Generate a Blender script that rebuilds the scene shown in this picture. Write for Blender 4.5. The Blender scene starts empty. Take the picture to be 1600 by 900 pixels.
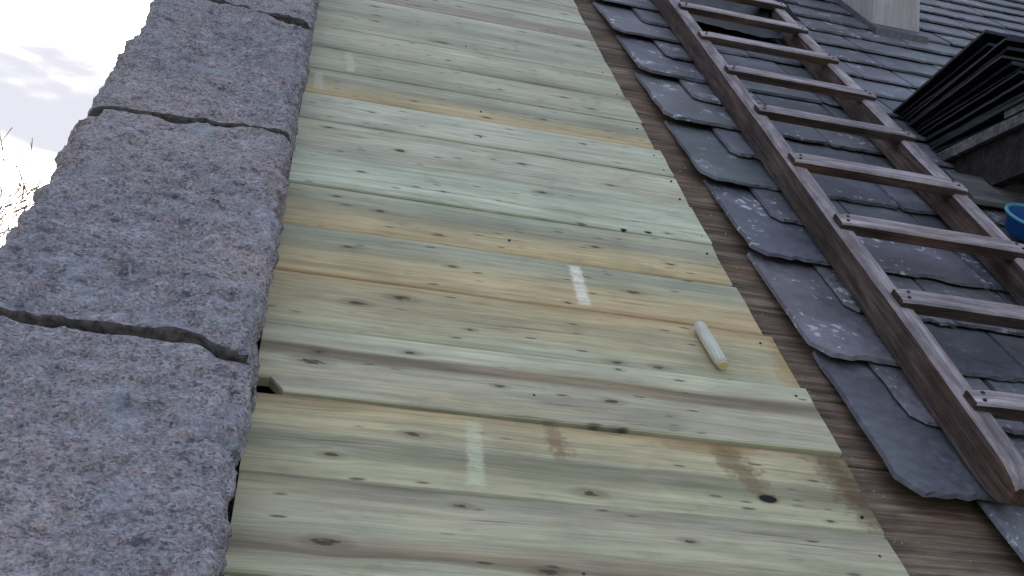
import bpy, math, random
from mathutils import Vector, Matrix, noise as mn

R = math.radians
rng = random.Random(11)
scene = bpy.context.scene
COL = scene.collection

# ------------------------------------------------------------------ frame of the roof
PITCH = R(40.0)
EAVES = 6.0                                    # height of the roof frame's origin above the ground
ROOF = Matrix.Translation((0, 0, EAVES)) @ Matrix.Rotation(PITCH, 4, 'X')   # x along the boards, y up the slope, z out of the roof

# ------------------------------------------------------------------ camera
cam_d = bpy.data.cameras.new('camera')
cam = bpy.data.objects.new('camera', cam_d)
COL.objects.link(cam)
Uc = Vector((0.97167179, 0.13352072, 0.19500292))
Vc = Vector((-0.10390566, -0.49973675, 0.85992255))
Nc = Vector((0.21226761, -0.85582439, -0.47170655))
rot = Matrix((
    (Uc[0], -Uc[1], -Uc[2], 0.0),
    (Vc[0], -Vc[1], -Vc[2], 0.0),
    (Nc[0], -Nc[1], -Nc[2], 1.0),
    (0, 0, 0, 1)))
cam.matrix_world = ROOF @ rot
FPX = 1737.96
cam_d.sensor_width = 36.0
cam_d.lens = 36.0 * FPX / 1600.0
cam_d.clip_start = 0.05
cam_d.clip_end = 3000.0
scene.camera = cam

# ------------------------------------------------------------------ sky, sun, exposure
SUN_EL, SUN_AZ = R(29.0), R(-10.0)             # behind the ridge, above the left edge of the picture (azimuth from +Y towards +X)
world = bpy.data.worlds.new('World')
scene.world = world
world.use_nodes = True
wn, wl = world.node_tree.nodes, world.node_tree.links
wn.clear()
wo = wn.new('ShaderNodeOutputWorld')
bg = wn.new('ShaderNodeBackground')
sky = wn.new('ShaderNodeTexSky')
sky.sky_type = 'NISHITA'
sky.sun_disc = False
sky.sun_elevation = SUN_EL
sky.sun_rotation = SUN_AZ
sky.air_density = 1.0
sky.dust_density = 2.0
sky.ozone_density = 1.0
tc = wn.new('ShaderNodeTexCoord')
mp = wn.new('ShaderNodeMapping')
mp.inputs['Scale'].default_value = (1.0, 1.0, 3.2)
mp.inputs['Location'].default_value = (23.66, 10.57, 3.80)
cn = wn.new('ShaderNodeTexNoise')
cn.inputs['Scale'].default_value = 3.6
cn.inputs['Detail'].default_value = 6.0
cn.inputs['Roughness'].default_value = 0.5
cr = wn.new('ShaderNodeMapRange')                 # 1 in the open, 0 in the middle of a cloud
cr.interpolation_type = 'SMOOTHSTEP'
cr.inputs[1].default_value, cr.inputs[2].default_value = 0.43, 0.60
cr.inputs[3].default_value, cr.inputs[4].default_value = 1.0, 0.0
cpw = wn.new('ShaderNodeMath')                    # the open sky is far brighter, so the cloud edge needs a steep fall to look soft
cpw.operation = 'POWER'
cpw.inputs[1].default_value = 4.0
mx = wn.new('ShaderNodeMix')
mx.data_type = 'RGBA'
wl.new(tc.outputs['Generated'], mp.inputs['Vector'])
wl.new(mp.outputs['Vector'], cn.inputs['Vector'])
wl.new(cn.outputs['Fac'], cr.inputs[0])
wl.new(cr.outputs[0], cpw.inputs[0])
wl.new(cpw.outputs[0], mx.inputs[0])
wl.new(sky.outputs['Color'], mx.inputs[7])
mx.inputs[6].default_value = (1.8, 1.82, 2.02, 1)     # cloud radiance on the sky texture's own scale
wl.new(mx.outputs[2], bg.inputs['Color'])
bg.inputs['Strength'].default_value = 0.12
wl.new(bg.outputs['Background'], wo.inputs['Surface'])

sun_d = bpy.data.lights.new('sun', 'SUN')
sun_d.energy = 2.5
sun_d.angle = R(0.6)
sun_d.color = (1.0, 0.86, 0.68)
sun = bpy.data.objects.new('sun', sun_d)
COL.objects.link(sun)
sdir = Vector((math.sin(SUN_AZ) * math.cos(SUN_EL), math.cos(SUN_AZ) * math.cos(SUN_EL), math.sin(SUN_EL)))
sun.rotation_euler = sdir.to_track_quat('Z', 'Y').to_euler()
sun.location = (-4, 14, 16)

scene.view_settings.view_transform = 'Standard'
scene.view_settings.look = 'None'
scene.view_settings.gamma = 1.0
scene.view_settings.use_curve_mapping = False
scene.view_settings.exposure = 1.9

# ------------------------------------------------------------------ helpers
def calm(c, k=0.62):
    m = 0.34 * c[0] + 0.5 * c[1] + 0.16 * c[2]
    w = (m * 1.012, m * 1.0, m * 0.93)
    return tuple(min(255, w[i] + (c[i] - w[i]) * k + 3) for i in range(3))

def lin(r, g, b):
    f = lambda c: (c / 12.92 if c <= 0.04045 else ((c + 0.055) / 1.055) ** 2.4)
    return (f(r / 255.0), f(g / 255.0), f(b / 255.0), 1.0)

def mesh_obj(name, verts, faces, mat, parent=None, smooth=False):
    me = bpy.data.meshes.new(name)
    me.from_pydata([tuple(v) for v in verts], [], faces)
    me.update()
    if mat: me.materials.append(mat)
    if smooth:
        me.polygons.foreach_set('use_smooth', [True] * len(me.polygons))
    o = bpy.data.objects.new(name, me)
    COL.objects.link(o)
    if parent: o.parent = parent
    return o

def thing(name, label, cat, mat=ROOF, group=None):
    o = bpy.data.objects.new(name, None)
    o.empty_display_size = 0.1
    COL.objects.link(o)
    o.matrix_world = mat
    o['label'] = label
    o['category'] = cat
    if group: o['group'] = group
    return o

def tag(o, label, cat, group=None):
    o['label'] = label
    o['category'] = cat
    if group: o['group'] = group

def box_vf(x0, x1, y0, y1, z0, z1):
    v = [(x0, y0, z0), (x1, y0, z0), (x1, y1, z0), (x0, y1, z0), (x0, y0, z1), (x1, y0, z1), (x1, y1, z1), (x0, y1, z1)]
    f = [(3, 2, 1, 0), (4, 5, 6, 7), (0, 1, 5, 4), (1, 2, 6, 5), (2, 3, 7, 6), (3, 0, 4, 7)]
    return v, f

def sweep(sections, closed_ends=True):
    """sections: list of equal-length closed rings (lists of 3-vectors)"""
    n = len(sections[0])
    v, f = [], []
    for s in sections: v += s
    for i in range(len(sections) - 1):
        for j in range(n):
            a, b = i * n + j, i * n + (j + 1) % n
            f.append((a, b, b + n, a + n))
    if closed_ends:
        f.append(tuple(range(n - 1, -1, -1)))
        m = (len(sections) - 1) * n
        f.append(tuple(range(m, m + n)))
    return v, f

def timber(x, y, z, ch=0.003):
    """ring of a chamfered rectangle in the yz plane; y=(y0,y1) z=(z0,z1)"""
    y0, y1 = y; z0, z1 = z
    return [(x, y0, z0), (x, y1, z0), (x, y1, z1 - ch), (x, y1 - ch, z1), (x, y0 + ch, z1), (x, y0, z1 - ch)]

# ------------------------------------------------------------------ node helpers
class S:
    """a socket that can be calculated with"""
    def __init__(s, g, sock): s.g, s.s = g, sock
    def _m(s, op, o, rev=False): return s.g.math(op, o, s) if rev else s.g.math(op, s, o)
    def __add__(s, o): return s._m('ADD', o)
    __radd__ = __add__
    def __sub__(s, o): return s._m('SUBTRACT', o)
    def __rsub__(s, o): return s._m('SUBTRACT', o, True)
    def __mul__(s, o): return s._m('MULTIPLY', o)
    __rmul__ = __mul__
    def __truediv__(s, o): return s._m('DIVIDE', o)

class G:
    def __init__(s, name, rough=0.8, spec=0.3):
        s.m = bpy.data.materials.new(name)
        s.m.use_nodes = True
        s.n, s.l = s.m.node_tree.nodes, s.m.node_tree.links
        s.b = s.n['Principled BSDF']
        s.b.inputs['Roughness'].default_value = rough
        s.b.inputs['Specular IOR Level'].default_value = spec
        t = s.n.new('ShaderNodeTexCoord')
        s.P = t.outputs['Object']
        sp = s.n.new('ShaderNodeSeparateXYZ')
        s.l.new(s.P, sp.inputs[0])
        s.x, s.y, s.z = (S(s, sp.outputs[i]) for i in range(3))
    def put(s, inp, v):
        if isinstance(v, S): s.l.new(v.s, inp)
        elif hasattr(v, 'is_output'): s.l.new(v, inp)
        else: inp.default_value = v
    def math(s, op, a, b=0.0, c=None, clamp=False):
        n = s.n.new('ShaderNodeMath'); n.operation = op; n.use_clamp = clamp
        s.put(n.inputs[0], a); s.put(n.inputs[1], b)
        if c is not None: s.put(n.inputs[2], c)
        return S(s, n.outputs[0])
    def vec(s, x, y, z=0.0):
        n = s.n.new('ShaderNodeCombineXYZ')
        for i, v in enumerate((x, y, z)): s.put(n.inputs[i], v)
        return n.outputs[0]
    def noise(s, v, scale=1.0, detail=3.0, rough=0.55, dist=0.0):
        n = s.n.new('ShaderNodeTexNoise')
        s.put(n.inputs['Vector'], v)
        n.inputs['Scale'].default_value = scale; n.inputs['Detail'].default_value = detail
        n.inputs['Roughness'].default_value = rough; n.inputs['Distortion'].default_value = dist
        return S(s, n.outputs['Fac'])
    def voro(s, v, scale=1.0, rand=1.0):
        n = s.n.new('ShaderNodeTexVoronoi')
        s.put(n.inputs['Vector'], v)
        n.inputs['Scale'].default_value = scale; n.inputs['Randomness'].default_value = rand
        sp = s.n.new('ShaderNodeSeparateColor')
        s.l.new(n.outputs['Color'], sp.inputs[0])
        return S(s, n.outputs['Distance']), S(s, sp.outputs[0])
    def ss(s, v, a, b, lo=0.0, hi=1.0):
        n = s.n.new('ShaderNodeMapRange'); n.interpolation_type = 'SMOOTHSTEP'
        s.put(n.inputs[0], v)
        n.inputs[1].default_value = a; n.inputs[2].default_value = b; n.inputs[3].default_value = lo; n.inputs[4].default_value = hi
        return S(s, n.outputs[0])
    def mix(s, f, a, b, mode='MIX'):
        n = s.n.new('ShaderNodeMix'); n.data_type = 'RGBA'; n.blend_type = mode
        s.put(n.inputs[0], f); s.put(n.inputs[6], a); s.put(n.inputs[7], b)
        return S(s, n.outputs[2])
    def ramp(s, f, stops):
        n = s.n.new('ShaderNodeValToRGB')
        e = n.color_ramp.elements
        while len(e) < len(stops): e.new(0.5)
        for el, (p, c) in zip(e, stops): el.position = p; el.color = c
        s.put(n.inputs[0], f)
        return S(s, n.outputs[0])
    def gray(s, f):
        n = s.n.new('ShaderNodeCombineColor')
        for i in range(3): s.put(n.inputs[i], f)
        return S(s, n.outputs[0])
    def rand(s):
        n = s.n.new('ShaderNodeObjectInfo')
        return S(s, n.outputs['Random'])
    def bump(s, h, dist=0.002, strength=1.0):
        n = s.n.new('ShaderNodeBump')
        n.inputs['Strength'].default_value = strength; n.inputs['Distance'].default_value = dist
        s.put(n.inputs['Height'], h)
        s.l.new(n.outputs[0], s.b.inputs['Normal'])
    def done(s, col, rough=None):
        s.put(s.b.inputs['Base Color'], col)
        if rough is not None: s.put(s.b.inputs['Roughness'], rough)
        return s.m

def plain(name, col, rough=0.7, spec=0.3, metal=0.0, var=0.2, scale=30.0):
    g = G(name, rough, spec)
    g.b.inputs['Metallic'].default_value = metal
    n = g.noise(g.P, scale, 4)
    c = g.mix(1.0, col, g.gray(g.ss(n, 0.25, 0.75, 1.0 - var, 1.0 + var)), 'MULTIPLY')
    return g.done(c)

# ------------------------------------------------------------------ materials
def granite_mat():
    g = G('granite', 0.9, 0.2)
    big = g.noise(g.P, 3.2, 4, 0.6)
    mid = g.noise(g.vec(g.x * 0.7, g.y, g.z), 34, 5, 0.7)
    fine = g.noise(g.P, 210, 3, 0.75)
    wv = g.noise(g.P, 60, 2)
    cell, spk = g.voro(g.vec(g.x * 0.8 + wv * 0.01, g.y * 1.1 + wv * 0.01, g.z), 280)
    cell2, spk2 = g.voro(g.vec(g.x + 5.0, g.y * 1.2, g.z + wv * 0.02), 95)
    c = g.ramp(big, [(0.30, lin(146, 143, 150)), (0.5, lin(160, 153, 157)), (0.70, lin(178, 164, 162))])
    c = g.mix(g.ss(mid, 0.52, 0.66, 0.0, 0.65), c, lin(198, 194, 202))
    c = g.mix(g.ss(mid, 0.47, 0.33, 0.0, 0.85), c, lin(84, 82, 92))
    pink = g.noise(g.vec(g.x + 3.1, g.y, g.z), 40, 3, 0.65)
    c = g.mix(g.ss(spk2, 0.60, 0.85, 0.0, 0.38) * g.ss(pink, 0.42, 0.62), c, lin(198, 162, 154))
    c = g.mix(1.0, c, g.gray(g.ss(fine, 0.30, 0.70, 0.66, 1.34)), 'MULTIPLY')
    c = g.mix(g.ss(spk, 0.70, 1.0, 0.0, 0.45), c, lin(210, 206, 212))
    c = g.mix(g.ss(spk, 0.30, 0.0, 0.0, 0.55), c, lin(66, 62, 72))
    lich = g.noise(g.vec(g.x * 9.0, g.y * 9.0, g.z * 9.0 + 4.0), 1.0, 7, 0.7)
    c = g.mix(g.ss(lich, 0.52, 0.68, 0.0, 0.5), c, lin(170, 178, 188))
    c = g.mix(g.ss(lich, 0.67, 0.71, 0.0, 0.6), c, lin(186, 194, 198))
    h = mid * 1.5 + fine * 0.6
    g.bump(h, 0.014, 1.0)
    return g.done(c)

def mortar_mat():
    g = G('lime_mortar', 0.95, 0.1)
    n = g.noise(g.P, 60, 5, 0.7)
    g.bump(n, 0.006)
    return g.done(g.ramp(n, [(0.3, lin(60, 56, 56)), (0.7, lin(120, 114, 112))]))

def slate_mat():
    g = G('slate', 0.62, 0.4)
    r = g.rand()
    off = g.vec(g.x + r * 37.0, g.y + r * 91.0, g.z)
    n1 = g.noise(off, 5.0, 5, 0.6)
    n2 = g.noise(off, 60.0, 4, 0.7)
    base = g.ramp(r, [(0.0, lin(74, 76, 82)), (0.25, lin(90, 90, 98)), (0.45, lin(82, 86, 88)), (0.65, lin(100, 96, 103)), (0.85, lin(78, 79, 89)), (1.0, lin(94, 94, 95))])
    c = g.mix(1.0, base, g.gray(g.ss(n1, 0.25, 0.75, 0.70, 1.35)), 'MULTIPLY')
    c = g.mix(1.0, c, g.gray(g.ss(n2, 0.25, 0.75, 0.72, 1.28)), 'MULTIPLY')
    c = g.mix(g.ss(g.noise(off, 9.0, 3), 0.56, 0.75, 0.0, 0.5), c, lin(88, 89, 84))
    # lichen: ragged pale crusts in clumps, and a thin bloom
    l1 = g.noise(off, 52.0, 4, 0.6)
    l2 = g.noise(g.vec(g.x * 1.0 + r * 13.0, g.y + r * 7.0, 3.0), 8.0, 3, 0.6)
    crust = g.ss(l1 + (l2 - 0.5) * 0.9, 0.645, 0.70)
    near = g.ss(r, 0.25, 0.75, 0.1, 0.9)
    c = g.mix(g.ss(l2, 0.50, 0.75, 0.0, 0.35), c, lin(140, 142, 150))
    c = g.mix(crust * near, c, lin(172, 176, 180))
    rust = g.ss(g.noise(off, 6.0, 3), 0.70, 0.76, 0.0, 0.5)
    c = g.mix(rust, c, lin(150, 134, 96))
    g.bump(n1 * 1.0 + n2 * 0.5, 0.004, 0.7)
    return g.done(c, g.ss(n2, 0.3, 0.7, 0.5, 0.75))

def oldwood_mat(name, c0, c1, c2, axis='x', red=0.3, dark=0.55):
    g = G(name, 0.85, 0.2)
    r = g.rand()
    a, b = (g.x, g.y) if axis == 'x' else (g.y, g.x)
    wob = g.noise(g.vec(a * 1.5, b * 6.0, r * 20.0), 1.0, 3)
    q = b + (wob - 0.5) * 0.03
    gr = g.noise(g.vec(a * 5.0 + r * 50.0, q * 190.0, g.z * 190.0), 1.0, 4, 0.65)
    st = g.noise(g.vec(a * 3.0 + r * 17.0, q * 45.0, g.z * 45.0 + 3.0), 1.0, 4, 0.6)
    bl = g.noise(g.vec(a * 4.0 + r * 8.0, b * 9.0, g.z * 9.0), 1.0, 4)
    c = g.ramp(st, [(0.28, c0), (0.5, c1), (0.72, c2)])
    c = g.mix(g.ss(bl, 0.5, 0.72, 0.0, red), c, lin(122, 88, 66))
    pt_ = g.noise(g.vec(a * 9.0 + r * 31.0, b * 26.0, g.z * 20.0), 1.0, 4, 0.65)
    c = g.mix(1.0, c, g.gray(g.ss(pt_, 0.3, 0.7, 0.62, 1.25)), 'MULTIPLY')
    c = g.mix(1.0, c, g.gray(g.ss(gr, 0.25, 0.7, dark, 1.25)), 'MULTIPLY')
    c = g.mix(1.0, c, g.gray(r * 0.3 + 0.85), 'MULTIPLY')
    g.bump(gr + st * 0.7, 0.003, 0.8)
    return g.done(c)

def board_mat(idx, w, bands, knots=(), holes=(), marks=(), stains=(), tint=None):
    """treated softwood: bands of colour across the width, grain bent round the knots, marks and stains of given shape"""
    g = G('treated_board_%d' % idx, 0.72, 0.25)
    x, y = g.x, g.y
    o = idx * 3.71
    wob = g.noise(g.vec(x * 1.1 + o, y * 5.0, o), 1.0, 3)
    q = y + (wob - 0.5) * 0.055
    dark = None
    kn = (g.noise(g.vec(x * 70.0, y * 130.0, o), 1.0, 3) - 0.5) * 2.2
    for (kx, ky, kr) in knots:
        dx = (x - kx) * (0.50 / kr)
        dy = (y - ky) * (1.25 / kr)
        d2 = dx * dx + dy * dy
        q = q - (y - ky) * g.math('POWER', 2.718, d2 * -0.16) * 0.75
        dd = d2 + kn
        m = g.math('MAXIMUM', g.ss(dd, 1.1, 0.1) * 0.9, g.ss(dd, 4.5, 0.6) * 0.28)
        dark = m if dark is None else g.math('MAXIMUM', dark, m)
    c = g.ramp(q / w, [(p, lin(*calm(cc))) for p, cc in bands])
    # slow shifts between green and straw
    bl = g.noise(g.vec(x * 2.2 + o, y * 14.0 + o), 1.0, 3)
    c = g.mix(g.ss(bl, 0.50, 0.74, 0.0, 0.40), c, lin(178, 165, 130))
    c = g.mix(g.ss(bl, 0.48, 0.26, 0.0, 0.30), c, lin(172, 180, 166))
    gs = g.noise(g.vec(x * 3.2 + o, q * 75.0, 2.0 + o), 1.0, 4, 0.65)
    gf = g.noise(g.vec(x * 11.0 + o, q * 300.0, o), 1.0, 3, 0.65)
    gd = g.noise(g.vec(x * 4.5 + o * 2.0, q * 120.0, 7.0 + o), 1.0, 4, 0.65)
    c = g.mix(1.0, c, g.gray(g.ss(gs, 0.28, 0.72, 0.80, 1.16)), 'MULTIPLY')
    c = g.mix(1.0, c, g.gray(g.ss(gf, 0.25, 0.75, 0.88, 1.12)), 'MULTIPLY')
    line = g.ss(gd, 0.58, 0.68, 0.0, 0.62) * g.ss(g.noise(g.vec(x * 3.0 + o, y * 9.0, 9.0), 1.0, 2), 0.42, 0.62)
    c = g.mix(line, c, lin(88, 78, 62))
    # short dark flecks that follow the grain
    fd, fk = g.voro(g.vec(x * 22.0 + o, q * 95.0 + o), 1.0)
    fl = g.ss(fd, 0.36, 0.14) * g.ss(fk, 0.90, 0.93, 0.0, 0.75)
    c = g.mix(fl, c, lin(62, 58, 52))
    # saw-mill bluing and dirt
    dirt = g.noise(g.vec(x * 9.0 + o, y * 22.0, 4.0), 1.0, 5, 0.7)
    c = g.mix(g.ss(dirt, 0.52, 0.74, 0.0, 0.42), c, lin(122, 118, 104))
    wet = g.noise(g.vec(x * 4.0 + o * 1.7, y * 7.0, 11.0 + o), 1.0, 4, 0.6)
    c = g.mix(1.0, c, g.gray(g.ss(wet, 0.32, 0.68, 0.86, 1.1)), 'MULTIPLY')
    if dark is not None:
        c = g.mix(dark, c, lin(66, 52, 40))
    jit = g.noise(g.vec(x * 60.0, y * 60.0, o), 1.0, 4, 0.7)
    for (sx, sy, rx, ry, lean, st, cc) in stains:
        ux = (x - sx - (y - sy) * lean + (jit - 0.5) * 0.08) / rx
        uy = (y - sy + (jit - 0.5) * 0.02) / ry
        c = g.mix(g.ss(ux * ux + uy * uy + (gs - 0.5) * 1.6 + (dirt - 0.5) * 1.6, 1.7, -0.3, 0.0, st), c, lin(*cc))
    for (mx_, y0, y1, hw, lean, st, cc) in marks:
        dx = g.math('ABSOLUTE', x - mx_ - (y - y0) * lean + (wob - 0.5) * 0.02) + (jit - 0.5) * 0.022
        ym = g.math('ABSOLUTE', y - 0.5 * (y0 + y1)) + (jit - 0.5) * 0.03
        mk = g.ss(dx, hw, hw * 0.45) * g.ss(ym, 0.5 * (y1 - y0), 0.5 * (y1 - y0) - 0.012)
        c = g.mix(mk * g.ss(gf + jit, 0.75, 1.2, st * 0.3, st), c, lin(*cc))
    h = g.noise(g.vec(x * 3.0 + o, y * 260.0, o), 1.0, 3, 0.65)
    for (hx, hy, hr) in holes:
        dx = (x - hx) * (0.62 / hr); dy = (y - hy) * (1.0 / hr)
        d2 = dx * dx + dy * dy + (jit - 0.5) * 0.5
        m = g.ss(d2, 1.1, 0.7)
        c = g.mix(g.ss(d2, 2.2, 0.9, 0.0, 0.45), c, lin(80, 66, 50))
        c = g.mix(m, c, lin(14, 12, 11))
    g.bump(h, 0.0022, 0.8)
    c = g.mix(1.0, c, (1.06, 0.975, 0.84, 1.0), 'MULTIPLY')
    return g.done(c)

M = {}
M['granite'] = granite_mat()
M['mortar'] = mortar_mat()
M['joint_dirt_shade'] = plain('mossy_joint_shade', lin(78, 72, 70), 0.95, 0.1, 0, 0.55, 90)
M['slate'] = slate_mat()
M['old_plank'] = oldwood_mat('old_sheathing', lin(66, 56, 49), lin(100, 84, 71), lin(128, 112, 97), 'x', 0.4, 0.6)
M['ladder_rail'] = oldwood_mat('ladder_rail_wood', lin(56, 46, 44), lin(80, 67, 62), lin(106, 93, 88), 'x', 0.25)
M['worn_lit_top'] = oldwood_mat('ladder_worn_lit_top', lin(116, 106, 108), lin(142, 132, 134), lin(164, 155, 158), 'x', 0.12, 0.7)
M['ladder_rung'] = oldwood_mat('ladder_rung_wood', lin(50, 40, 38), lin(66, 54, 51), lin(86, 73, 69), 'x', 0.25)
M['dark_wood'] = oldwood_mat('dark_bracket_wood', lin(34, 30, 32), lin(46, 42, 44), lin(60, 54, 56), 'x', 0.1)
M['grey_wood'] = oldwood_mat('grey_bracket_wood', lin(84, 82, 84), lin(104, 102, 104), lin(124, 120, 120), 'x', 0.1)
M['iron'] = plain('rusted_iron', lin(46, 40, 38), 0.6, 0.4, 0.4)
M['shade_deck'] = plain('old_roof_timber', lin(62, 54, 48), 0.9, 0.1)
M['ground'] = plain('winter_grass', lin(92, 92, 66), 0.95, 0.1, 0, 0.35, 0.6)
M['bark'] = plain('twig_bark', lin(136, 120, 108), 0.9, 0.1)

# ------------------------------------------------------------------ ground
gv = [(-900, -900, 0), (900, -900, 0), (900, 900, 0), (-900, 900, 0)]
o = mesh_obj('ground', gv, [(0, 1, 2, 3)], M['ground'])
o['kind'] = 'structure'

# ------------------------------------------------------------------ gable parapet with granite coping
K = 0.12
parapet = thing('parapet_wall', 'raked granite parapet with big rough coping stones along the left roof edge', 'parapet')
cp, sp_ = math.cos(PITCH), math.sin(PITCH)
RIDGE = 7.6
def body(u0, u1, v0, v1, ztop, depth):
    inv = ROOF.inverted()
    ring = []
    vs, fs = [], []
    for u in (u0, u1):
        for v in (v0, v1):
            p = ROOF @ Vector((u, v, ztop))
            vs.append(inv @ p)
            vs.append(inv @ Vector((p.x, p.y, 0.02)))
    # order: u0v0 top,bot,u0v1 top,bot,u1v0..., u1v1...
    fs = [(0, 2, 6, 4), (1, 5, 7, 3), (0, 1, 3, 2), (4, 6, 7, 5), (0, 4, 5, 1), (2, 3, 7, 6)]
    return vs, fs
v_, f_ = body(-0.40, -0.050, -0.9, RIDGE, -0.105, 3)
mesh_obj('rubble_wall', v_, f_, M['granite'], parapet)

def coping_stone(v0, v1, seed, uo=-0.425, ui=-0.034, slope0=0.0, slope1=0.0, dz=0.0, chip=()):
    """rough-hewn block: rings around the cross-section, displaced by several noises"""
    nv = max(60, int((v1 - v0) / 0.0055))
    prof = []
    def arc(cx, cz, r, a0, a1, n):
        for i in range(n):
            a = R(a0 + (a1 - a0) * i / (n - 1))
            prof.append((cx + r * math.cos(a), cz + r * math.sin(a), math.cos(a), math.sin(a)))
    zt, zb = K + dz, -0.10
    r1, r2 = 0.024, 0.035
    n_side = 22
    for i in range(n_side): prof.append((ui, zb + (zt - r1 - zb) * i / n_side, 1.0, 0.0))
    arc(ui - r1, zt - r1, r1, 0, 90, 9)
    nt = 64
    for i in range(1, nt): prof.append((ui - r1 + (uo + r2 - ui + r1) * i / nt, zt, 0.0, 1.0))
    arc(uo + r2, zt - r2, r2, 90, 180, 9)
    for i in range(1, 17): prof.append((uo, zt - r2 + (zb - zt + r2) * i / 16, -1.0, 0.0))
    n = len(prof)
    ts = [i / (nv - 1) for i in range(nv)]
    rings = []
    so = Vector((seed * 3.1, seed * 1.7, seed * 0.9))
    uc, zc = 0.5 * (uo + ui), 0.02
    for t in ts:
        v = v0 + (v1 - v0) * t
        ring = []
        for (u, z, nx, nz) in prof:
            # joint lines are not quite square to the edge
            k = (u - uo) / (ui - uo)
            vv = v + (1 - t) * slope0 * (k - 0.5) + t * slope1 * (k - 0.5)
            p = Vector((u, vv, z))
            edge = min(vv - v0, v1 - vv) if False else min(t, 1 - t) * (v1 - v0)
            rd = 0.006
            sink = 0.0
            if edge < rd:
                q = 1 - edge / rd
                sink = rd * 0.85 * (1 - math.sqrt(max(0.0, 1 - q * q)))
            a = mn.fractal(p * 4.0, 0.9, 2.0, 3) * 0.006
            b = mn.fractal(Vector((p.x * 16, p.y * 30, p.z * 30)) + so, 0.75, 2.1, 5) * 0.0085
            c = mn.turbulence(Vector((p.x * 30, p.y * 62, p.z * 50)) + so, 3, False) * 0.0055
            rg = 1.0 - abs(mn.noise(Vector((p.x * 11, p.y * 24, p.z * 14)) + so * 2))
            jf = min(1.0, edge / 0.05)
            b *= 0.45 + 0.55 * jf; c *= 0.6 + 0.4 * jf
            d = a + b + c - sink + 0.007 * (rg ** 4 - 0.35)
            if nx != 0.0 and abs(nz) < 0.99:   # rounded arrises are chipped harder
                ch = mn.noise(Vector((p.x * 9, p.y * 13, p.z * 9)) + so)
                d -= max(0.0, ch) * 0.026
            for (cv, cu, cr_, cd) in chip:
                e = ((vv - cv) / cr_) ** 2 + ((u - cu) / cr_) ** 2
                if nz > 0.3 and e < 1: d -= cd * (1 - e)
            wob = mn.noise(Vector((p.x * 12, seed, p.z * 12 + (3 if t > 0.5 else 0)))) * 0.004 * (1 if edge < 0.08 else 0)
            ring.append(Vector((u + nx * d, vv + wob, z + nz * d)))
        rings.append(ring)
    v, f = sweep(rings)
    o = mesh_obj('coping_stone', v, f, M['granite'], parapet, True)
    o.data.materials.append(M['joint_dirt_shade'])                 # moss and dirt, with the crack's shade painted in, on the joint faces
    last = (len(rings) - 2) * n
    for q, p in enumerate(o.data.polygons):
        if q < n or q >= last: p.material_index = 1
    return o

k_ = 1 - K
joints = [-0.20, 1.515 * k_, 2.385 * k_, 3.29 * k_, 4.25 * k_, 5.3 * k_, 6.4 * k_, RIDGE]
for i in range(len(joints) - 1):
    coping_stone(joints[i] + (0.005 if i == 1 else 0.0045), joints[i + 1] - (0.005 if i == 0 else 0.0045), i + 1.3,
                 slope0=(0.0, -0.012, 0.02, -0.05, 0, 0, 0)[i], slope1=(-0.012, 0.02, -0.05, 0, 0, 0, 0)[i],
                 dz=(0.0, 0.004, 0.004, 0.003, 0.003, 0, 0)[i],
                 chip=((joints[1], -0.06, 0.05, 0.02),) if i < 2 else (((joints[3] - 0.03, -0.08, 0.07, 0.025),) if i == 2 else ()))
for i in range(1, len(joints) - 1):
    v_, f_ = box_vf(-0.405, -0.062, joints[i] - 0.012, joints[i] + 0.012, -0.09, K - 0.065)
    mesh_obj('mortar_joint', v_, f_, M['mortar'], parapet)

# ------------------------------------------------------------------ old slated roof: deck, old planks, slates
slated = thing('slate_roof', 'old grey slate roof over weathered brown planks, right of the new boards', 'roof')
v_, f_ = box_vf(-0.045, 6.0, -0.9, RIDGE, -0.20, -0.13)
mesh_obj('roof_deck', v_, f_, M['shade_deck'], slated)

pv = -0.84
pr = random.Random(5)
while pv < RIDGE - 0.3:
    w = pr.choice((0.19, 0.21, 0.225))
    y1 = pv + w
    if pv < 1.38 < y1 + 0.06: y1 = 1.395
    secs = []
    for i in range(23):
        x = 0.78 + 5.2 * (i / 22.0) ** 1.8
        j = lambda s: mn.noise(Vector((x * 7, pv * 3 + s, 1.0))) * 0.0022
        z = -0.013 + mn.noise(Vector((x * 2, pv * 5, 4))) * 0.0018
        ring = timber(x, (pv + 0.002 + j(0), y1 - 0.0025 + j(9)), (z - 0.022, z), 0.003)
        secs.append([Vector(p) for p in ring])
    v_, f_ = sweep(secs)
    mesh_obj('old_plank', v_, f_, M['old_plank'], slated)
    pv = y1

# slates
E_ = 0.2025
V0 = 1.285
L_ = 0.455
cam_inv = rot.inverted()
def pix(u, v, z):
    p = cam_inv @ Vector((u, v, z))
    return 800 + FPX * p.x / -p.z, 450 - FPX * p.y / -p.z, -p.z

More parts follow.
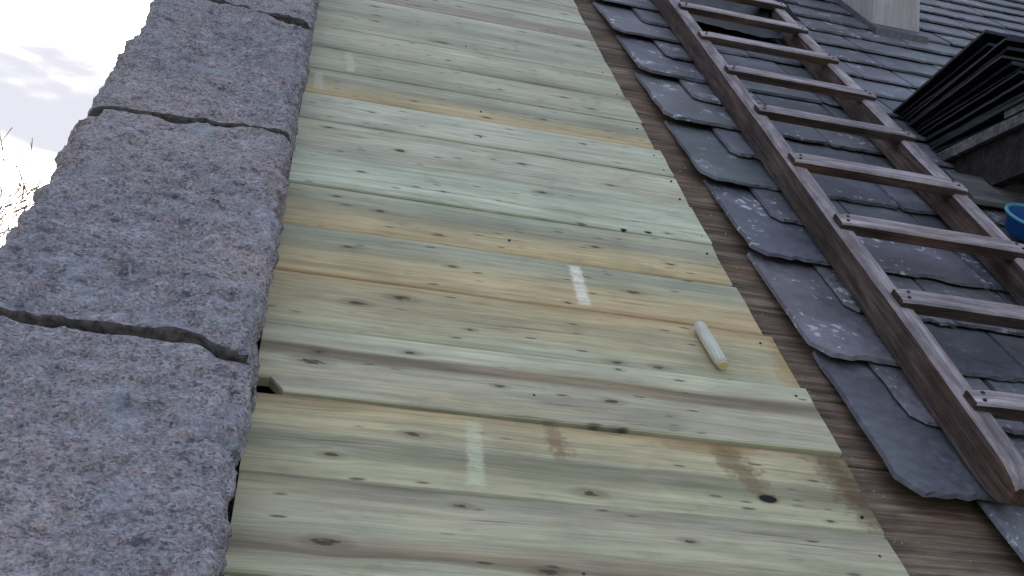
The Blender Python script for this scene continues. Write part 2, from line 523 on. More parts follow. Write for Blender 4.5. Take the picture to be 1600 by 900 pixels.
def slate_mesh(w, seed, th, fine, clip_l=0.0, lead=0.0):
    r = random.Random(seed)
    pts = []
    nb = 13 if fine else 6
    ja = 0.0055 if fine else 0.004
    cl = clip_l
    crr = r.choice((0.0, 0.0, 0.0, 0.0, 0.012))
    bite = r.uniform(0.2, 0.8)
    for i in range(nb):                                     # tail, left to right
        t = i / (nb - 1)
        y = r.uniform(-ja, ja) + 0.003 * math.sin(seed + t * 5)
        if fine and 0 < i < nb - 1 and abs(t - bite) < 0.09: y += r.uniform(0.003, 0.009)   # flaked tail
        pts.append((cl + (w - cl - crr) * t, y))
    if crr: pts.append((w, crr * 1.2))
    pts.append((w + r.uniform(-.001, .001), L_ * 0.5))
    pts.append((w, L_)); pts.append((0.0 + lead, L_))
    for yy in ((0.40, 0.33, 0.26, 0.20, 0.14, 0.09) if fine else (0.22,)):
        pts.append((lead * yy / L_ + r.uniform(-.003, .003), yy))
    if cl: pts.append((0.0, cl * 1.25))
    n = len(pts)
    cx, cy = w / 2, L_ / 2
    top, bot = [], []
    for (x, y) in pts:
        ins = 0.0028
        tx = x + (ins if x < cx else -ins) * (1 if abs(x - cx) > w * 0.3 else 0)
        ty = y + (r.uniform(0.001, 0.006) if y < 0.05 else 0.0)
        top.append(Vector((tx, ty, th + r.uniform(-.0006, .0006))))
        bot.append(Vector((x, y, 0.0)))
    v = bot + top
    f = [tuple(range(n - 1, -1, -1)), tuple(range(n, 2 * n))]
    for i in range(n):
        j = (i + 1) % n
        f.append((i, j, j + n, i + n))
    return v, f

sr = random.Random(23)
plan = []
for i in range(-2, 31):
    vb = V0 + E_ * i
    if vb > RIDGE - 0.1: break
    u = (0.982 + sr.uniform(-0.012, 0.016)) if i % 2 == 0 else (1.118 + sr.uniform(-0.016, 0.02))
    if i == 0: u = 0.992
    if i == 2: u = 0.988
    if i == -1: u = 1.134
    if i == -2: u = 1.16
    first = True
    while u < 5.7:
        w = sr.uniform(0.20, 0.34)
        if first: w = sr.uniform(0.25, 0.31)
        if first and i % 2: w = sr.uniform(0.20, 0.26)
        th = sr.uniform(0.0055, 0.009)
        px = pix(u + w * 0.5, vb, 0.03)
        vis = -60 < px[0] < 1680 and -40 < px[1] < 960
        plan.append((u, vb + sr.uniform(-0.006, 0.006), w - 0.004, th, vis, px[2], first, i, sr.random(), sr.uniform(-0.012, 0.012), sr.uniform(0.0, 0.004)))
        u += w
        first = False
stuff_v, stuff_f = [], []
order = sorted([k for k in range(len(plan)) if plan[k][4]], key=lambda k: plan[k][5])
single = set(order[:298])
for k, (u, vb, w, th, vis, dist, first, ci, rr, yaw, lift) in enumerate(plan):
    fine = dist < 3.3
    clip = 0.0
    if first and ci % 2 == 0: clip = 0.026 + 0.016 * rr
    elif first: clip = 0.022
    elif rr > 0.95: clip = 0.02
    v, f = slate_mesh(w, 100 + k, th, fine and k in single, clip, (0.022 if (first and ci == 0) else 0.006) if first else 0.0)
    sl = (0.0082 + 0.0045) / E_ 
    zt = -0.011 + sl * L_ + lift
    tilt = Matrix.Rotation(math.asin(min(0.2, (zt + 0.0105) / L_)), 4, 'X')
    tilt = Matrix.Rotation(-math.asin(min(0.2, (zt + 0.0105) / L_)), 4, 'X')
    mat = Matrix.Translation((u, vb, zt)) @ Matrix.Rotation(yaw, 4, 'Z') @ tilt
    if k in single:
        o = mesh_obj('slate', v, f, M['slate'], slated)
        o.matrix_local = mat
    else:
        b = len(stuff_v)
        stuff_v += [mat @ p for p in v]
        stuff_f += [tuple(q + b for q in fc) for fc in f]
o = mesh_obj('slate_courses', stuff_v, stuff_f, M['slate'], slated)
o['kind'] = 'stuff'

# ------------------------------------------------------------------ new boards
deck = thing('board_sheathing', 'new pale green and straw treated boards laid across the roof beside the granite coping', 'boards')
GREEN, MINT, STRAW, GREY, OLIVE, BROWN, PALE = (166, 172, 148), (170, 184, 168), (184, 168, 126), (160, 160, 146), (134, 134, 110), (124, 112, 96), (180, 184, 162)
seams = [0.64, 0.83, 1.02, 1.21, 1.40, 1.59, 1.775, 1.963, 2.15, 2.34, 2.52, 2.688, 2.875, 3.06, 3.25, 3.435, 3.62, 3.81, 4.0, 4.19, 4.38, 4.57, 4.76, 4.95]
ends = {1.02: .930, 1.21: .932, 1.40: .931, 1.59: .926, 1.775: .914, 1.963: .909, 2.15: .913, 2.34: .912, 2.52: .911, 2.688: .899, 2.875: .898, 3.06: .897, 3.25: .896}
spec = {
 1.02: dict(bands=[(0, PALE), (.16, GREEN), (.24, BROWN), (.34, (146, 138, 118)), (.5, GREEN), (.72, (168, 166, 146)), (.82, GREY), (.96, (142, 140, 124)), (1, (120, 116, 102))],
            knots=[(.272, .16, .006), (.38, .045, .008), (.09, .065, .011), (.60, .13, .006)]),
 1.21: dict(bands=[(0, (172, 174, 144)), (.22, (170, 172, 142)), (.34, OLIVE), (.46, OLIVE), (.52, (174, 172, 140)), (.82, (180, 170, 132)), (.93, (176, 156, 112)), (1, (140, 118, 88))],
            knots=[(.209, .124, .008), (.09, .055, .007), (.471, .028, .009), (.85, .02, .004)],
            holes=[(.76, .059, .0095)],
            marks=[(.297, .012, .178, .017, .03, .75, (196, 204, 186))],
            stains=[(.735, .125, .03, .075, -.35, .75, (104, 84, 58)), (.434, .15, .016, .06, -.1, .6, (112, 84, 58)), (.925, .10, .045, .13, -.2, .9, (86, 68, 50)), (.70, .175, .09, .02, 0, .6, (120, 92, 62))]),
 1.40: dict(bands=[(0, PALE), (.1, GREY), (.34, (166, 166, 148)), (.48, (170, 170, 152)), (.57, (128, 116, 102)), (.69, (124, 112, 98)), (.76, (176, 182, 160)), (1, (178, 186, 164))],
            knots=[(.356, .083, .006), (.546, .076, .008), (.06, .12, .006), (.21, .15, .006), (.578, .175, .005), (.05, .09, .012)]),
 1.59: dict(bands=[(0, (156, 162, 138)), (.3, (168, 166, 134)), (.55, (166, 158, 126)), (.8, (176, 162, 122)), (.95, (182, 158, 112)), (1, (150, 122, 84))],
            knots=[(.12, .101, .010), (.2, .139, .011), (.66, .014, .007), (.58, .012, .006), (.32, .06, .005)],
            stains=[(.93, .08, .03, .10, .1, .55, (150, 112, 66))]),
 1.775: dict(bands=[(0, (178, 144, 96)), (.10, (186, 164, 118)), (.45, (180, 168, 128)), (.62, (160, 164, 140)), (.82, (150, 158, 140)), (1, (156, 168, 152))],
            knots=[(.668, .098, .009), (.3, .10, .006), (.10, .12, .005), (.52, .02, .005)],
            marks=[(.553, .014, .180, .017, .01, .95, (226, 228, 222))]),
 1.963: dict(bands=[(0, (182, 160, 110)), (.25, (186, 168, 124)), (.5, (168, 160, 126)), (.62, (142, 148, 128)), (.8, (150, 158, 140)), (1, (160, 174, 158))],
            knots=[(.28, .04, .006), (.62, .09, .007), (.16, .11, .007), (.07, .15, .006), (.78, .06, .006)]),
 2.15: dict(bands=[(0, (160, 176, 160)), (.12, (182, 198, 182)), (.4, (174, 192, 178)), (.75, (166, 182, 168)), (1, (158, 166, 152))],
            knots=[(.531, .138, .009), (.81, .02, .006), (.12, .10, .006), (.3, .06, .005)],
            holes=[(.703, .006, .0045), (.761, .010, .0055)]),
 2.34: dict(bands=[(0, (170, 178, 164)), (.3, (172, 176, 164)), (.6, (176, 180, 168)), (.9, (172, 184, 170)), (1, (150, 158, 146))],
            knots=[(.208, .071, .008), (.507, .105, .008), (.72, .06, .006), (.04, .14, .007)]),
 2.52: dict(bands=[(0, (166, 176, 164)), (.3, (176, 186, 174)), (.7, (178, 188, 176)), (1, (180, 186, 170))],
            knots=[(.41, .06, .006), (.69, .12, .006), (.14, .1, .006)]),
 2.688: dict(bands=[(0, (174, 152, 106)), (.25, (184, 166, 122)), (.45, (158, 156, 130)), (.6, (140, 144, 126)), (.8, (162, 170, 154)), (1, (160, 168, 152))],
            knots=[(.25, .06, .006), (.60, .09, .008), (.44, .03, .007)],
            marks=[(.005, .03, .170, .016, -.05, .75, (188, 194, 186))]),
 2.875: dict(bands=[(0, (150, 154, 138)), (.3, (158, 166, 150)), (.6, (166, 174, 160)), (1, (152, 156, 142))],
            knots=[(.69, .11, .008), (.76, .05, .008), (.5, .08, .006)],
            marks=[(.084, .01, .178, .016, -.05, .7, (192, 198, 190))]),
 3.06: dict(bands=[(0, (142, 146, 130)), (.35, (160, 166, 152)), (.7, (172, 180, 166)), (1, (160, 160, 144))], knots=[(.36, .07, .006)]),
 3.25: dict(bands=[(0, (168, 176, 162)), (.3, (154, 158, 144)), (.7, (160, 172, 160)), (1, (146, 148, 134))], knots=[(.351, .045, .012), (.15, .14, .007)]),
}
GEN = [[(0, (150, 150, 136)), (.3, (164, 172, 160)), (.7, (158, 166, 156)), (1, (174, 180, 168))],
       [(0, (150, 142, 132)), (.35, (146, 140, 130)), (.6, (164, 172, 162)), (1, (158, 164, 152))],
       [(0, (168, 178, 168)), (.4, (162, 170, 160)), (.7, (144, 142, 132)), (1, (166, 176, 166))]]
br = random.Random(3)
for i in range(len(seams) - 1):
    v0, v1 = seams[i], seams[i + 1]
    w = v1 - v0
    sp = spec.get(v0)
    if sp is None:
        sp = dict(bands=GEN[i % 3], knots=[(br.uniform(.05, .85), br.uniform(.02, w - .02), br.uniform(.005, .009)) for _ in range(4)])
    mat = board_mat(i, w, **sp)
    uR = ends.get(v0, 0.895 if v0 > 2 else 0.93) + br.uniform(-.005, .005)
    if v0 == 1.40: uR += 0.006
    uL = -0.0325 + br.uniform(-.002, .003)
    secs = []
    ns = 44
    zoff = br.uniform(-0.0022, 0.0022)
    gap = br.choice((0.0, 0.0005, 0.001, 0.002))
    for s in range(ns + 1):
        t = s / ns
        x = uL + (uR - uL) * t
        lo = 0.0016 + gap + mn.noise(Vector((x * 6, v0 * 4, 0.0))) * 0.0016 + mn.noise(Vector((x * 40, v0 * 4, 5.0))) * 0.0007
        hi = w - 0.0016 + mn.noise(Vector((x * 6, v0 * 4 + 7.7, 0.0))) * 0.0016
        if v0 == 1.40: lo += 0.030 * max(0.0, min(1.0, (0.010 - x) / 0.016)) ** 0.6      # broken corner against the coping
        z = mn.noise(Vector((x * 2.2, v0 * 9, 3.0))) * 0.0016 + zoff
        if v0 == 1.40: z += 0.0085 * max(0.0, t - 0.25) ** 1.5                    # lifted at the sawn end
        cup = mn.noise(Vector((v0 * 7, 2.0, x))) * 0.0012
        ring = [(x, lo, z - 0.019), (x, hi, z - 0.019), (x, hi, z - 0.0028 + cup), (x, hi - 0.0025, z + cup), (x, w * 0.66, z), (x, w * 0.33, z - cup * 0.5),
                (x, lo + 0.0025, z + cup), (x, lo, z - 0.0028 + cup)]
        if s == ns:      # slightly ragged saw cut
            ring = [(p[0] + br.uniform(-.0022, .0022) + 0.003 * (p[1] / w - 0.5) * (1 if i % 2 else -1), p[1], p[2]) for p in ring]
        secs.append([Vector(p) for p in ring])
    v_, f_ = sweep(secs)
    b = mesh_obj('board', v_, f_, mat, deck)
    b.location = (0, v0, 0)
    for (nx, fy) in ((uR - 0.022, .22), (uR - 0.026, .78), (0.42, .3)):
        if v0 < 1.0 or v0 > 3.3 or br.random() < 0.4: continue
        nx += br.uniform(-.01, .01); ny = fy * w + br.uniform(-.012, .012)
        c_ = [(nx + 0.0026 * math.cos(a * math.pi / 3), ny + 0.0026 * math.sin(a * math.pi / 3)) for a in range(6)]
        zz = 0.0035 if v0 != 1.40 else (0.0095 if nx > 0.6 else 0.0045)
        n_ = mesh_obj('nail_head', [(p[0], p[1], zz - 0.008) for p in c_] + [(p[0], p[1], zz - 0.0012) for p in c_],
                      [(6, 7, 8, 9, 10, 11)] + [(a, (a + 1) % 6, (a + 1) % 6 + 6, a + 6) for a in range(6)], M['iron'], b)

# ------------------------------------------------------------------ ladder
ladder = thing('roof_ladder', 'long weathered wooden roof ladder with flat nailed rungs lying on the slates', 'ladder')
ZR0, ZR1 = 0.031, 0.103
def wear_and_light_top(o):
    # upper faces: worn, silvered timber, painted paler still for light from above
    o.data.materials.append(M['worn_lit_top'])
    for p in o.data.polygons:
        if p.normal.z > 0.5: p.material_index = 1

def rail(p0, p1, w, seed, bottom=True):
    d = Vector((p1[0] - p0[0], p1[1] - p0[1], 0)); L = d.length
    ang = math.atan2(d.y, d.x)
    secs = []
    ns = 60
    for i in range(ns + 1):
        t = (i / ns) ** 1.3
        x = L * t
        e = 0.0
        if bottom and i < 4: e = (0.020, 0.009, 0.003, 0.001)[i]
        a = mn.noise(Vector((x * 3, seed, 0))) * 0.0025
        b = mn.noise(Vector((x * 9, seed, 5))) * 0.0012
        ring = [(x, a + e * .3, ZR0 + e), (x, a + w - e * .3, ZR0 + e), (x, a + w - e * .3 + b, ZR1 - 0.006 - e), (x, a + w - 0.006 - e * .3, ZR1 - e + b), (x, a + 0.006 + e * .3, ZR1 - e + b), (x, a + e * .3 + b, ZR1 - 0.006 - e)]
        secs.append([Vector(p) for p in ring])
    v, f = sweep(secs)
    o = mesh_obj('rail', v, f, M['ladder_rail'], ladder)
    o.location = (p0[0], p0[1], 0)
    o.rotation_euler = (0, 0, ang)
    wear_and_light_top(o)
    return o
LW = 0.046
lx = lambda v: 1.138 + 0.030 * (v - 1.27)
rx = lambda v: 1.605 + 0.046 * (v - 2.1)
VT = 5.0
# the profile's second coordinate points to the left of the run, so each rail starts on its right edge
rail((lx(1.25) + LW, 1.25), (lx(VT) + LW, VT), LW, 1.0)
rail((rx(1.27) + LW, 1.27), (rx(VT) + LW, VT), LW, 2.0)
lr = random.Random(9)
for k in range(10):
    vl = 1.452 + 0.347 * k + lr.uniform(-.008, .008)
    a = Vector((lx(vl) + lr.uniform(0.004, 0.016), vl)); b = Vector((rx(vl) + LW - 0.004 + lr.uniform(-.006, .006), vl - 0.004 + lr.uniform(-.008, .008)))
    d = b - a; L = d.length
    w, th = 0.055 + lr.uniform(-.006, .006), 0.027
    secs = []
    for i in range(13):
        x = L * i / 12
        j = mn.noise(Vector((x * 8, k * 3.0, 0))) * 0.002
        e = 0.003 if i in (0, 12) else 0.0
        z0 = ZR1 + 0.0005 - (0.0)
        secs.append([Vector(p) for p in timber(x, (-w / 2 + j + e, w / 2 + j - e), (z0, z0 + th - e), 0.004)])
    v, f = sweep(secs)
    o = mesh_obj('rung', v, f, M['ladder_rung'], ladder)
    o.location = (a.x, a.y, -0.010)
    wear_and_light_top(o)
    o.rotation_euler = (0, 0, math.atan2(d.y, d.x))
    for (nx, ny) in ((0.018, -0.011), (0.026, 0.012), (L - 0.02, -0.01), (L - 0.026, 0.012)):
        c_ = [(nx + 0.004 * math.cos(q * math.pi / 3), ny + 0.004 * math.sin(q * math.pi / 3)) for q in range(6)]
        mesh_obj('nail_head', [(p[0], p[1], ZR1 + th - 0.004) for p in c_] + [(p[0], p[1], ZR1 + th + 0.0016) for p in c_],
                 [(6, 7, 8, 9, 10, 11)] + [(q, (q + 1) % 6, (q + 1) % 6 + 6, q + 6) for q in range(6)], M['iron'], o)

# ------------------------------------------------------------------ loose dowel on the boards
def dowel():
    t = thing('wooden_dowel', 'short pale round wooden dowel lying loose on the boards', 'dowel', ROOF @ Matrix.Translation((0.770, 1.752, 0.0015)))
    secs = []
    a = Vector((0, 0, 0)); b = Vector((0.010, -0.132, 0))
    r0 = 0.0125
    for i in range(13):
        s = i / 12
        c = a + (b - a) * s
        r = r0 * (0.93 + 0.07 * math.sin(s * 3.0)) * (0.86 if i in (0, 12) else 1.0)
        secs.append([Vector((c.x + r * math.cos(q * math.pi / 7), c.y, r0 + r * math.sin(q * math.pi / 7))) for q in range(14)])
    v, f = sweep(secs)
    g = G('dowel_wood', 0.7, 0.3)
    n = g.noise(g.vec(g.x * 300, g.y * 12, g.z * 300), 1, 3)
    mat = g.done(g.ramp(n, [(0.3, lin(176, 174, 158)), (0.7, lin(204, 204, 192))]))
    mesh_obj('shaft', v, f, mat, t, True)
    e = Vector((b.x, b.y - 0.0008, r0))
    ring = [e] + [e + Vector((0.0085 * math.cos(q * math.pi / 6), 0, 0.0085 * math.sin(q * math.pi / 6))) for q in range(12)]
    ring2 = [p + Vector((0, -0.004, 0)) for p in ring]
    vs = ring[1:] + ring2[1:]
    fs = [(q, (q + 1) % 12, (q + 1) % 12 + 12, q + 12) for q in range(12)] + [tuple(range(12, 24))]
    mesh_obj('broken_tip', vs, fs, plain('split_wood', lin(196, 176, 130), 0.8), t)
dowel()

# ------------------------------------------------------------------ chimney stack
def chimney():
    w0 = ROOF @ Vector((2.303 * 1.0, 4.52, 0.0))
    base = Matrix.Translation(w0)
    t = thing('chimney_stack', 'pale weathered rendered stack rising out of the slates above the ladder', 'chimney', base)
    W, D, H = 0.225, 0.62, 1.3
    tp = math.tan(PITCH)
    g = G('weathered_render', 0.9, 0.15)
    st = g.noise(g.vec(g.x * 38, g.y * 38, g.z * 2.5), 1, 5, 0.65)
    bl = g.noise(g.P, 9, 5, 0.65)
    c = g.ramp(st, [(0.25, lin(140, 133, 132)), (0.5, lin(160, 153, 152)), (0.75, lin(174, 168, 168))])
    c = g.mix(g.ss(bl, 0.5, 0.72, 0, 0.5), c, lin(124, 118, 116))
    g.bump(bl + st * 0.4, 0.006, 0.8)
    rm = g.done(c)
    def slab(x0, x1, y0, y1, h0, h1, follow=True):
        b0 = (y0 * tp if follow else 0); b1 = (y1 * tp if follow else 0)
        v = [(x0, y0, b0 + h0), (x1, y0, b0 + h0), (x1, y1, b1 + h0), (x0, y1, b1 + h0), (x0, y0, h1), (x1, y0, h1), (x1, y1, h1), (x0, y1, h1)]
        f = [(3, 2, 1, 0), (4, 5, 6, 7), (0, 1, 5, 4), (1, 2, 6, 5), (2, 3, 7, 6), (3, 0, 4, 7)]
        return v, f
    v, f = slab(0, W, 0, D, -0.10, H)
    mesh_obj('shaft', v, f, rm, t)
    v, f = box_vf(-0.035, W + 0.035, -0.035, D + 0.035, H, H + 0.07)
    mesh_obj('cap', v, f, rm, t)
    fl = plain('dull_lead', lin(78, 74, 80), 0.6, 0.4, 0.0, 0.3, 60)
    # apron flashing along the front and the rising cheeks
    def strip(x0, x1, y0, y1, h):
        v = [(x0, y0, y0 * tp - 0.02), (x1, y0, y0 * tp - 0.02), (x1, y1, y1 * tp - 0.02), (x0, y1, y1 * tp - 0.02),
             (x0, y0, y0 * tp + h), (x1, y0, y0 * tp + h), (x1, y1, y1 * tp + h), (x0, y1, y1 * tp + h)]
        return v, [(3, 2, 1, 0), (4, 5, 6, 7), (0, 1, 5, 4), (1, 2, 6, 5), (2, 3, 7, 6), (3, 0, 4, 7)]
    v, f = strip(-0.012, W + 0.012, -0.055, -0.003, 0.055)
    mesh_obj('apron_flashing', v, f, fl, t)
    for (x0, x1) in ((-0.012, -0.002), (W + 0.002, W + 0.012)):
        v, f = strip(x0, x1, -0.002, D, 0.05)
        mesh_obj('side_flashing', v, f, fl, t)
chimney()

# ------------------------------------------------------------------ roof bracket, black plastic bundle, plank, bucket
def wframe(u, v, z):
    return Matrix.Translation(ROOF @ Vector((u, v, z)))      # upright frame, -Y points out of the roof

def bracket():
    t = thing('roof_bracket', 'dark wooden bracket platform standing out from the roof under the pile of dark slates', 'bracket', wframe(1.865, 3.0, 0.02))
    # local: x along the roof, y = -outwards, z up; the platform top is z = 0
    tp = math.tan(PITCH)
    out = 0.95
    for x0 in (0.022, 0.55):
        v = []
        for x in (x0, x0 + 0.04):
            v += [(x, 0.0, -0.032), (x, -out, -0.032), (x, -out, -0.165), (x, -0.165 / tp + 0.008, -0.165)]
        f = [(3, 2, 1, 0), (4, 5, 6, 7), (0, 1, 5, 4), (1, 2, 6, 5), (2, 3, 7, 6), (3, 0, 4, 7)]
        mesh_obj('bearer', v, f, M['dark_wood'], t)
    y = 0.0
    while y > -out + 0.1:
        v, f = box_vf(0.02, 0.66, y - 0.185, y - 0.004, -0.031, -0.003)
        mesh_obj('platform_plank', v, f, M['dark_wood'], t)
        y -= 0.19
    secs = [[Vector((p[1], p[0], p[2])) for p in timber(-out + out * i / 10, (0.0, 0.018), (-0.036, -0.002), 0.003)] for i in range(11)]
    v, f = sweep(secs)
    v2 = [Vector((p[0], p[1], p[2])) for p in v]
    mesh_obj('edge_batten', v2, [tuple(reversed(q)) for q in f], M['grey_wood'], t)
    v, f = box_vf(-0.004, 0.0175, -out, -0.34, 0.0, 0.034)
    mesh_obj('edge_lip', v, f, M['grey_wood'], t)
bracket()

def slate_pile():
    # thin dark slates fanned out on the platform; their back ends lean on the roof
    tp = math.tan(PITCH)
    g = G('dark_new_slate', 0.6, 0.3)
    n = g.noise(g.P, 18, 4)
    g.bump(n, 0.004, 0.5)
    mat = g.done(g.ramp(n, [(0.3, lin(12, 13, 20)), (0.7, lin(27, 28, 38))]))
    g = G('black_polythene', 0.5, 0.3)
    n = g.noise(g.vec(g.x * 6, g.y * 5, g.z * 30), 1, 4)
    g.bump(n, 0.01, 0.5)
    g.done(g.ramp(n, [(0.3, lin(10, 11, 16)), (0.7, lin(20, 21, 29))]))
    r = random.Random(31)
    N_ = 15
    for i in range(N_):
        k = i / (N_ - 1)
        h0 = 0.245 * (1 - k) - 0.006
        z0 = -0.197 + (0.197 + 0.012) * k + 0.001
        tilt = R(9.5) * k ** 1.3 + R(r.uniform(-.6, .6))
        L = 0.50 + r.uniform(-.05, .05)
        W = 0.60 + r.uniform(-.03, .03)
        th = r.uniform(0.006, 0.0115)
        xo = 0.018 + r.uniform(-.016, .014)
        pts = []
        nn = 12
        for q in range(nn + 1): pts.append((xo + r.uniform(-.0015, .0015), L * q / nn))
        for q in range(1, nn): pts.append((xo + W * q / nn, L + r.uniform(-.003, .003)))
        pts.append((xo + W, L)); pts.append((xo + W, 0.0))
        m = len(pts)
        v = [Vector((p[0], -p[1], 0)) for p in pts] + [Vector((p[0] + (0.0015 if p[0] < xo + 0.1 else 0), -p[1], th)) for p in pts]
        f = [tuple(range(m)), tuple(range(2 * m - 1, m - 1, -1))] + [(q, q + m, (q + 1) % m + m, (q + 1) % m) for q in range(m)]
        o = mesh_obj('loose_slate', v, f, mat)
        o.matrix_world = wframe(1.865, 3.315, 0.018) @ Matrix.Translation((0, -h0, z0)) @ Matrix.Rotation(-tilt, 4, 'X') @ Matrix.Rotation(R(r.uniform(-2.5, 2.5)), 4, 'Z')
        tag(o, 'lowest thin dark slate of the fanned pile, flat on the wooden bracket' if i == 0 else
            'topmost and most tilted dark slate of the fanned pile on the wooden bracket' if i == N_ - 1 else
            'thin dark slate in the middle of the fanned pile on the wooden bracket', 'slate', 'dark slates piled on the bracket')
slate_pile()

def loose_sheet():
    mat = bpy.data.materials['black_polythene']
    v, f = [], []
    nu, nv = 40, 34
    for s in (0, 1):
        for i in range(nu + 1):
            for j in range(nv + 1):
                u = 1.275 + 0.60 * i / nu
                vv = 3.93 + 0.75 * j / nv + 0.02 * mn.noise(Vector((u * 6, 0, 2)))
                e = rx(vv)
                rise = max(0.0, min(1.0, (u - e + 0.10) / 0.09)) * max(0.0, min(1.0, (e + LW + 0.10 - u) / 0.09))
                lim = 4.27
                if vv < lim and u > e - 0.012: u = e - 0.012
                z = 0.052 + 0.075 * rise * max(0.0, min(1.0, (vv - lim + 0.12) / 0.12))
                z += 0.010 * mn.turbulence(Vector((u * 10, vv * 7, 1)), 3, False)
                v.append((u, vv, z - 0.003 * s))
    n = (nu + 1) * (nv + 1)
    for i in range(nu):
        for j in range(nv):
            a = i * (nv + 1) + j
            f.append((a, a + nv + 1, a + nv + 2, a + 1))
            f.append((a + n, a + n + 1, a + n + nv + 2, a + n + nv + 1))
    o = mesh_obj('plastic_sheet', v, f, mat, None, True)
    o.matrix_world = ROOF
    tag(o, 'black plastic sheet tucked between the rails at the far end of the ladder', 'plastic sheet')
loose_sheet()

def prop_plank():
    secs = [[Vector(p) for p in timber(x, (2.585, 2.768), (0.036, 0.052), 0.003)] for x in (1.775, 1.95, 2.1, 2.3, 2.5)]
    v, f = sweep(secs)
    o = mesh_obj('loose_plank', v, f, M['grey_wood'])
    o.matrix_world = ROOF
    tag(o, 'weathered plank lying on the slates between the bracket foot and the blue tub', 'plank')
prop_plank()

def unproject(px, py, z):
    d = rot.to_3x3() @ Vector((px - 800, 450 - py, -FPX))
    t = (z - 1.0) / d.z
    return Vector((d.x * t, d.y * t, z))

def tub():
    H = 0.048
    zb = 0.038
    c = unproject(1620, 342, zb + H)
    r1 = 0.078
    t = thing('plastic_tub', 'round blue plastic tub beside the right rail of the ladder, cut by the picture edge', 'tub',
              ROOF @ Matrix.Translation((c.x, c.y, zb)))
    blue = plain('blue_plastic', lin(6, 76, 140), 0.35, 0.5, 0, 0.1)
    cyan = plain('worn_blue_rim', lin(70, 140, 160), 0.45, 0.5, 0, 0.2)
    r0, n = r1 * 0.8, 44
    prof = [(r0 * 0.02, 0.0), (r0, 0.0), (r0 * 1.03, 0.004), (r1, H), (r1 - 0.004, H), (r0 - 0.003, 0.006), (r0 * 0.02, 0.006)]
    v, f = [], []
    m = len(prof)
    for a in range(n):
        an = 2 * math.pi * a / n
        v += [Vector((p[0] * math.cos(an), p[0] * math.sin(an), p[1])) for p in prof]
    for a in range(n):
        for j in range(m):
            p, q = a * m + j, a * m + (j + 1) % m
            p2, q2 = ((a + 1) % n) * m + j, ((a + 1) % n) * m + (j + 1) % m
            f.append((p, p2, q2, q))
    mesh_obj('body', v, f, blue, t)
    v, f = [], []
    for a in range(n):
        an = 2 * math.pi * a / n
        for b in range(8):
            bb = 2 * math.pi * b / 8
            r = r1 + 0.0055 * math.cos(bb)
            v.append((r * math.cos(an), r * math.sin(an), H + 0.001 + 0.005 * math.sin(bb)))
    for a in range(n):
        for b in range(8):
            f.append((a * 8 + b, ((a + 1) % n) * 8 + b, ((a + 1) % n) * 8 + (b + 1) % 8, a * 8 + (b + 1) % 8))
    mesh_obj('rim', v, f, cyan, t, True)
tub()

# ------------------------------------------------------------------ sawdust and slate crumbs on the old planks
def crumbs():
    r = random.Random(77)
    v, f = [], []
    for _ in range(110):
        vv = r.uniform(1.02, 1.42) if r.random() < 0.7 else r.uniform(1.4, 3.6)
        u = r.gauss(0.965, 0.03)
        if vv < 1.25 and r.random() < 0.4: u = r.uniform(0.95, 1.12)
        if u < 0.94 or (u > 0.985 and vv > 1.27): continue
        s = r.uniform(0.0012, 0.0034)
        a = r.uniform(0, 6.28)
        z = -0.0125
        b = len(v)
        for (du, dv) in ((1, .2), (-.2, .8), (-.9, -.3), (.3, -.7)):
            v.append((u + s * (du * math.cos(a) - dv * math.sin(a)), vv + s * (du * math.sin(a) + dv * math.cos(a)), z - 0.001))
        v.append((u, vv, z + s * 0.9))
        for q in range(4): f.append((b + q, b + (q + 1) % 4, b + 4))
    o = mesh_obj('wood_crumbs', v, f, plain('pale_chips', lin(160, 148, 128), 0.9))
    o.matrix_world = ROOF
    o['kind'] = 'stuff'
    tag(o, 'pale sawdust and chips scattered on the old brown planks', 'debris')
crumbs()

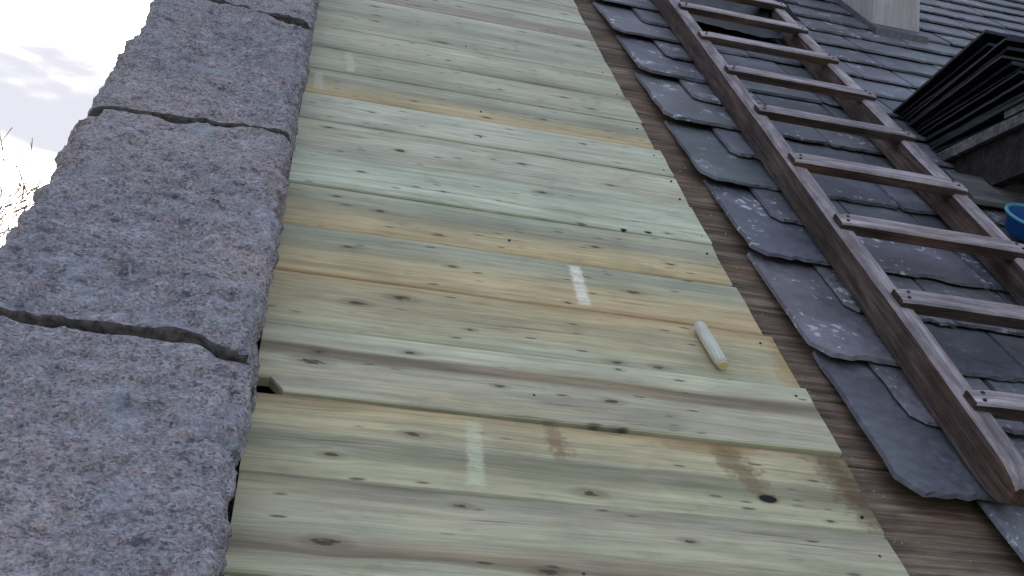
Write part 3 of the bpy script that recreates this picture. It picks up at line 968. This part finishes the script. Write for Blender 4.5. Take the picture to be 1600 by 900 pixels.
# ------------------------------------------------------------------ bare trees beyond the gable
def tube(v, f, a, b, r0, r1, n=5):
    d = (b - a)
    if d.length < 1e-6: return
    q = d.to_track_quat('Z', 'Y')
    s = len(v)
    for (c, r) in ((a, r0), (b, r1)):
        for k in range(n):
            an = 2 * math.pi * k / n
            v.append(c + q @ Vector((r * math.cos(an), r * math.sin(an), 0)))
    for k in range(n):
        f.append((s + k, s + (k + 1) % n, s + n + (k + 1) % n, s + n + k))

def tree(x, y, h, seed, label):
    r = random.Random(seed)
    t = thing('bare_tree', label, 'tree', Matrix.Translation((x, y, 0)), 'bare trees behind the gable')
    tv, tf, cv, cf = [], [], [], []
    def grow(p, d, L, rad, lev):
        n = 4 if lev < 2 else 3
        q = p.copy()
        for i in range(n):
            d2 = (d + Vector((r.gauss(0, .12), r.gauss(0, .12), r.gauss(0.04, .08)))).normalized()
            e = q + d2 * L / n
            ra, rb = max(.008, rad * (1 - .5 * i / n)), max(.007, rad * (1 - .5 * (i + 1) / n))
            tube(*((tv, tf) if lev == 0 else (cv, cf)), q, e, ra, rb, 7 if lev == 0 else (5 if lev < 3 else 3))
            if lev < 5 and (i >= 1 or lev > 0):
                for _ in range(2 if lev < 4 else 3):
                    az = r.uniform(0, 6.28)
                    side = Vector((math.cos(az), math.sin(az), 0.55)).normalized()
                    nd = (d2 * 0.75 + side * 0.8).normalized()
                    if r.random() < (0.9 if lev < 3 else 0.75):
                        grow(e, nd, L * r.uniform(.42, .62), rb * 0.6, lev + 1)
            q = e; d = d2
    grow(Vector((0, 0, 0)), Vector((0, 0, 1)), h * 0.55, h * 0.017, 0)
    top = max([p.z for p in cv])
    k = h / top
    sc = lambda L: [p * k for p in L]
    mesh_obj('trunk', sc(tv), tf, M['bark'], t)
    mesh_obj('crown', sc(cv), cf, M['bark'], t)
cw = cam.matrix_world.translation
for (az, dist, el, seed, lab) in ((-14.2, 15.0, 15.2, 4, 'bare twiggy tree nearest the gable, its top just above the coping'),
                                  (-17.0, 19.0, 15.5, 8, 'bare twiggy tree farther left, mostly hidden by the coping')):
    tree(cw.x + dist * math.sin(R(az)), cw.y + dist * math.cos(R(az)), cw.z + dist * math.tan(R(el)), seed, lab)
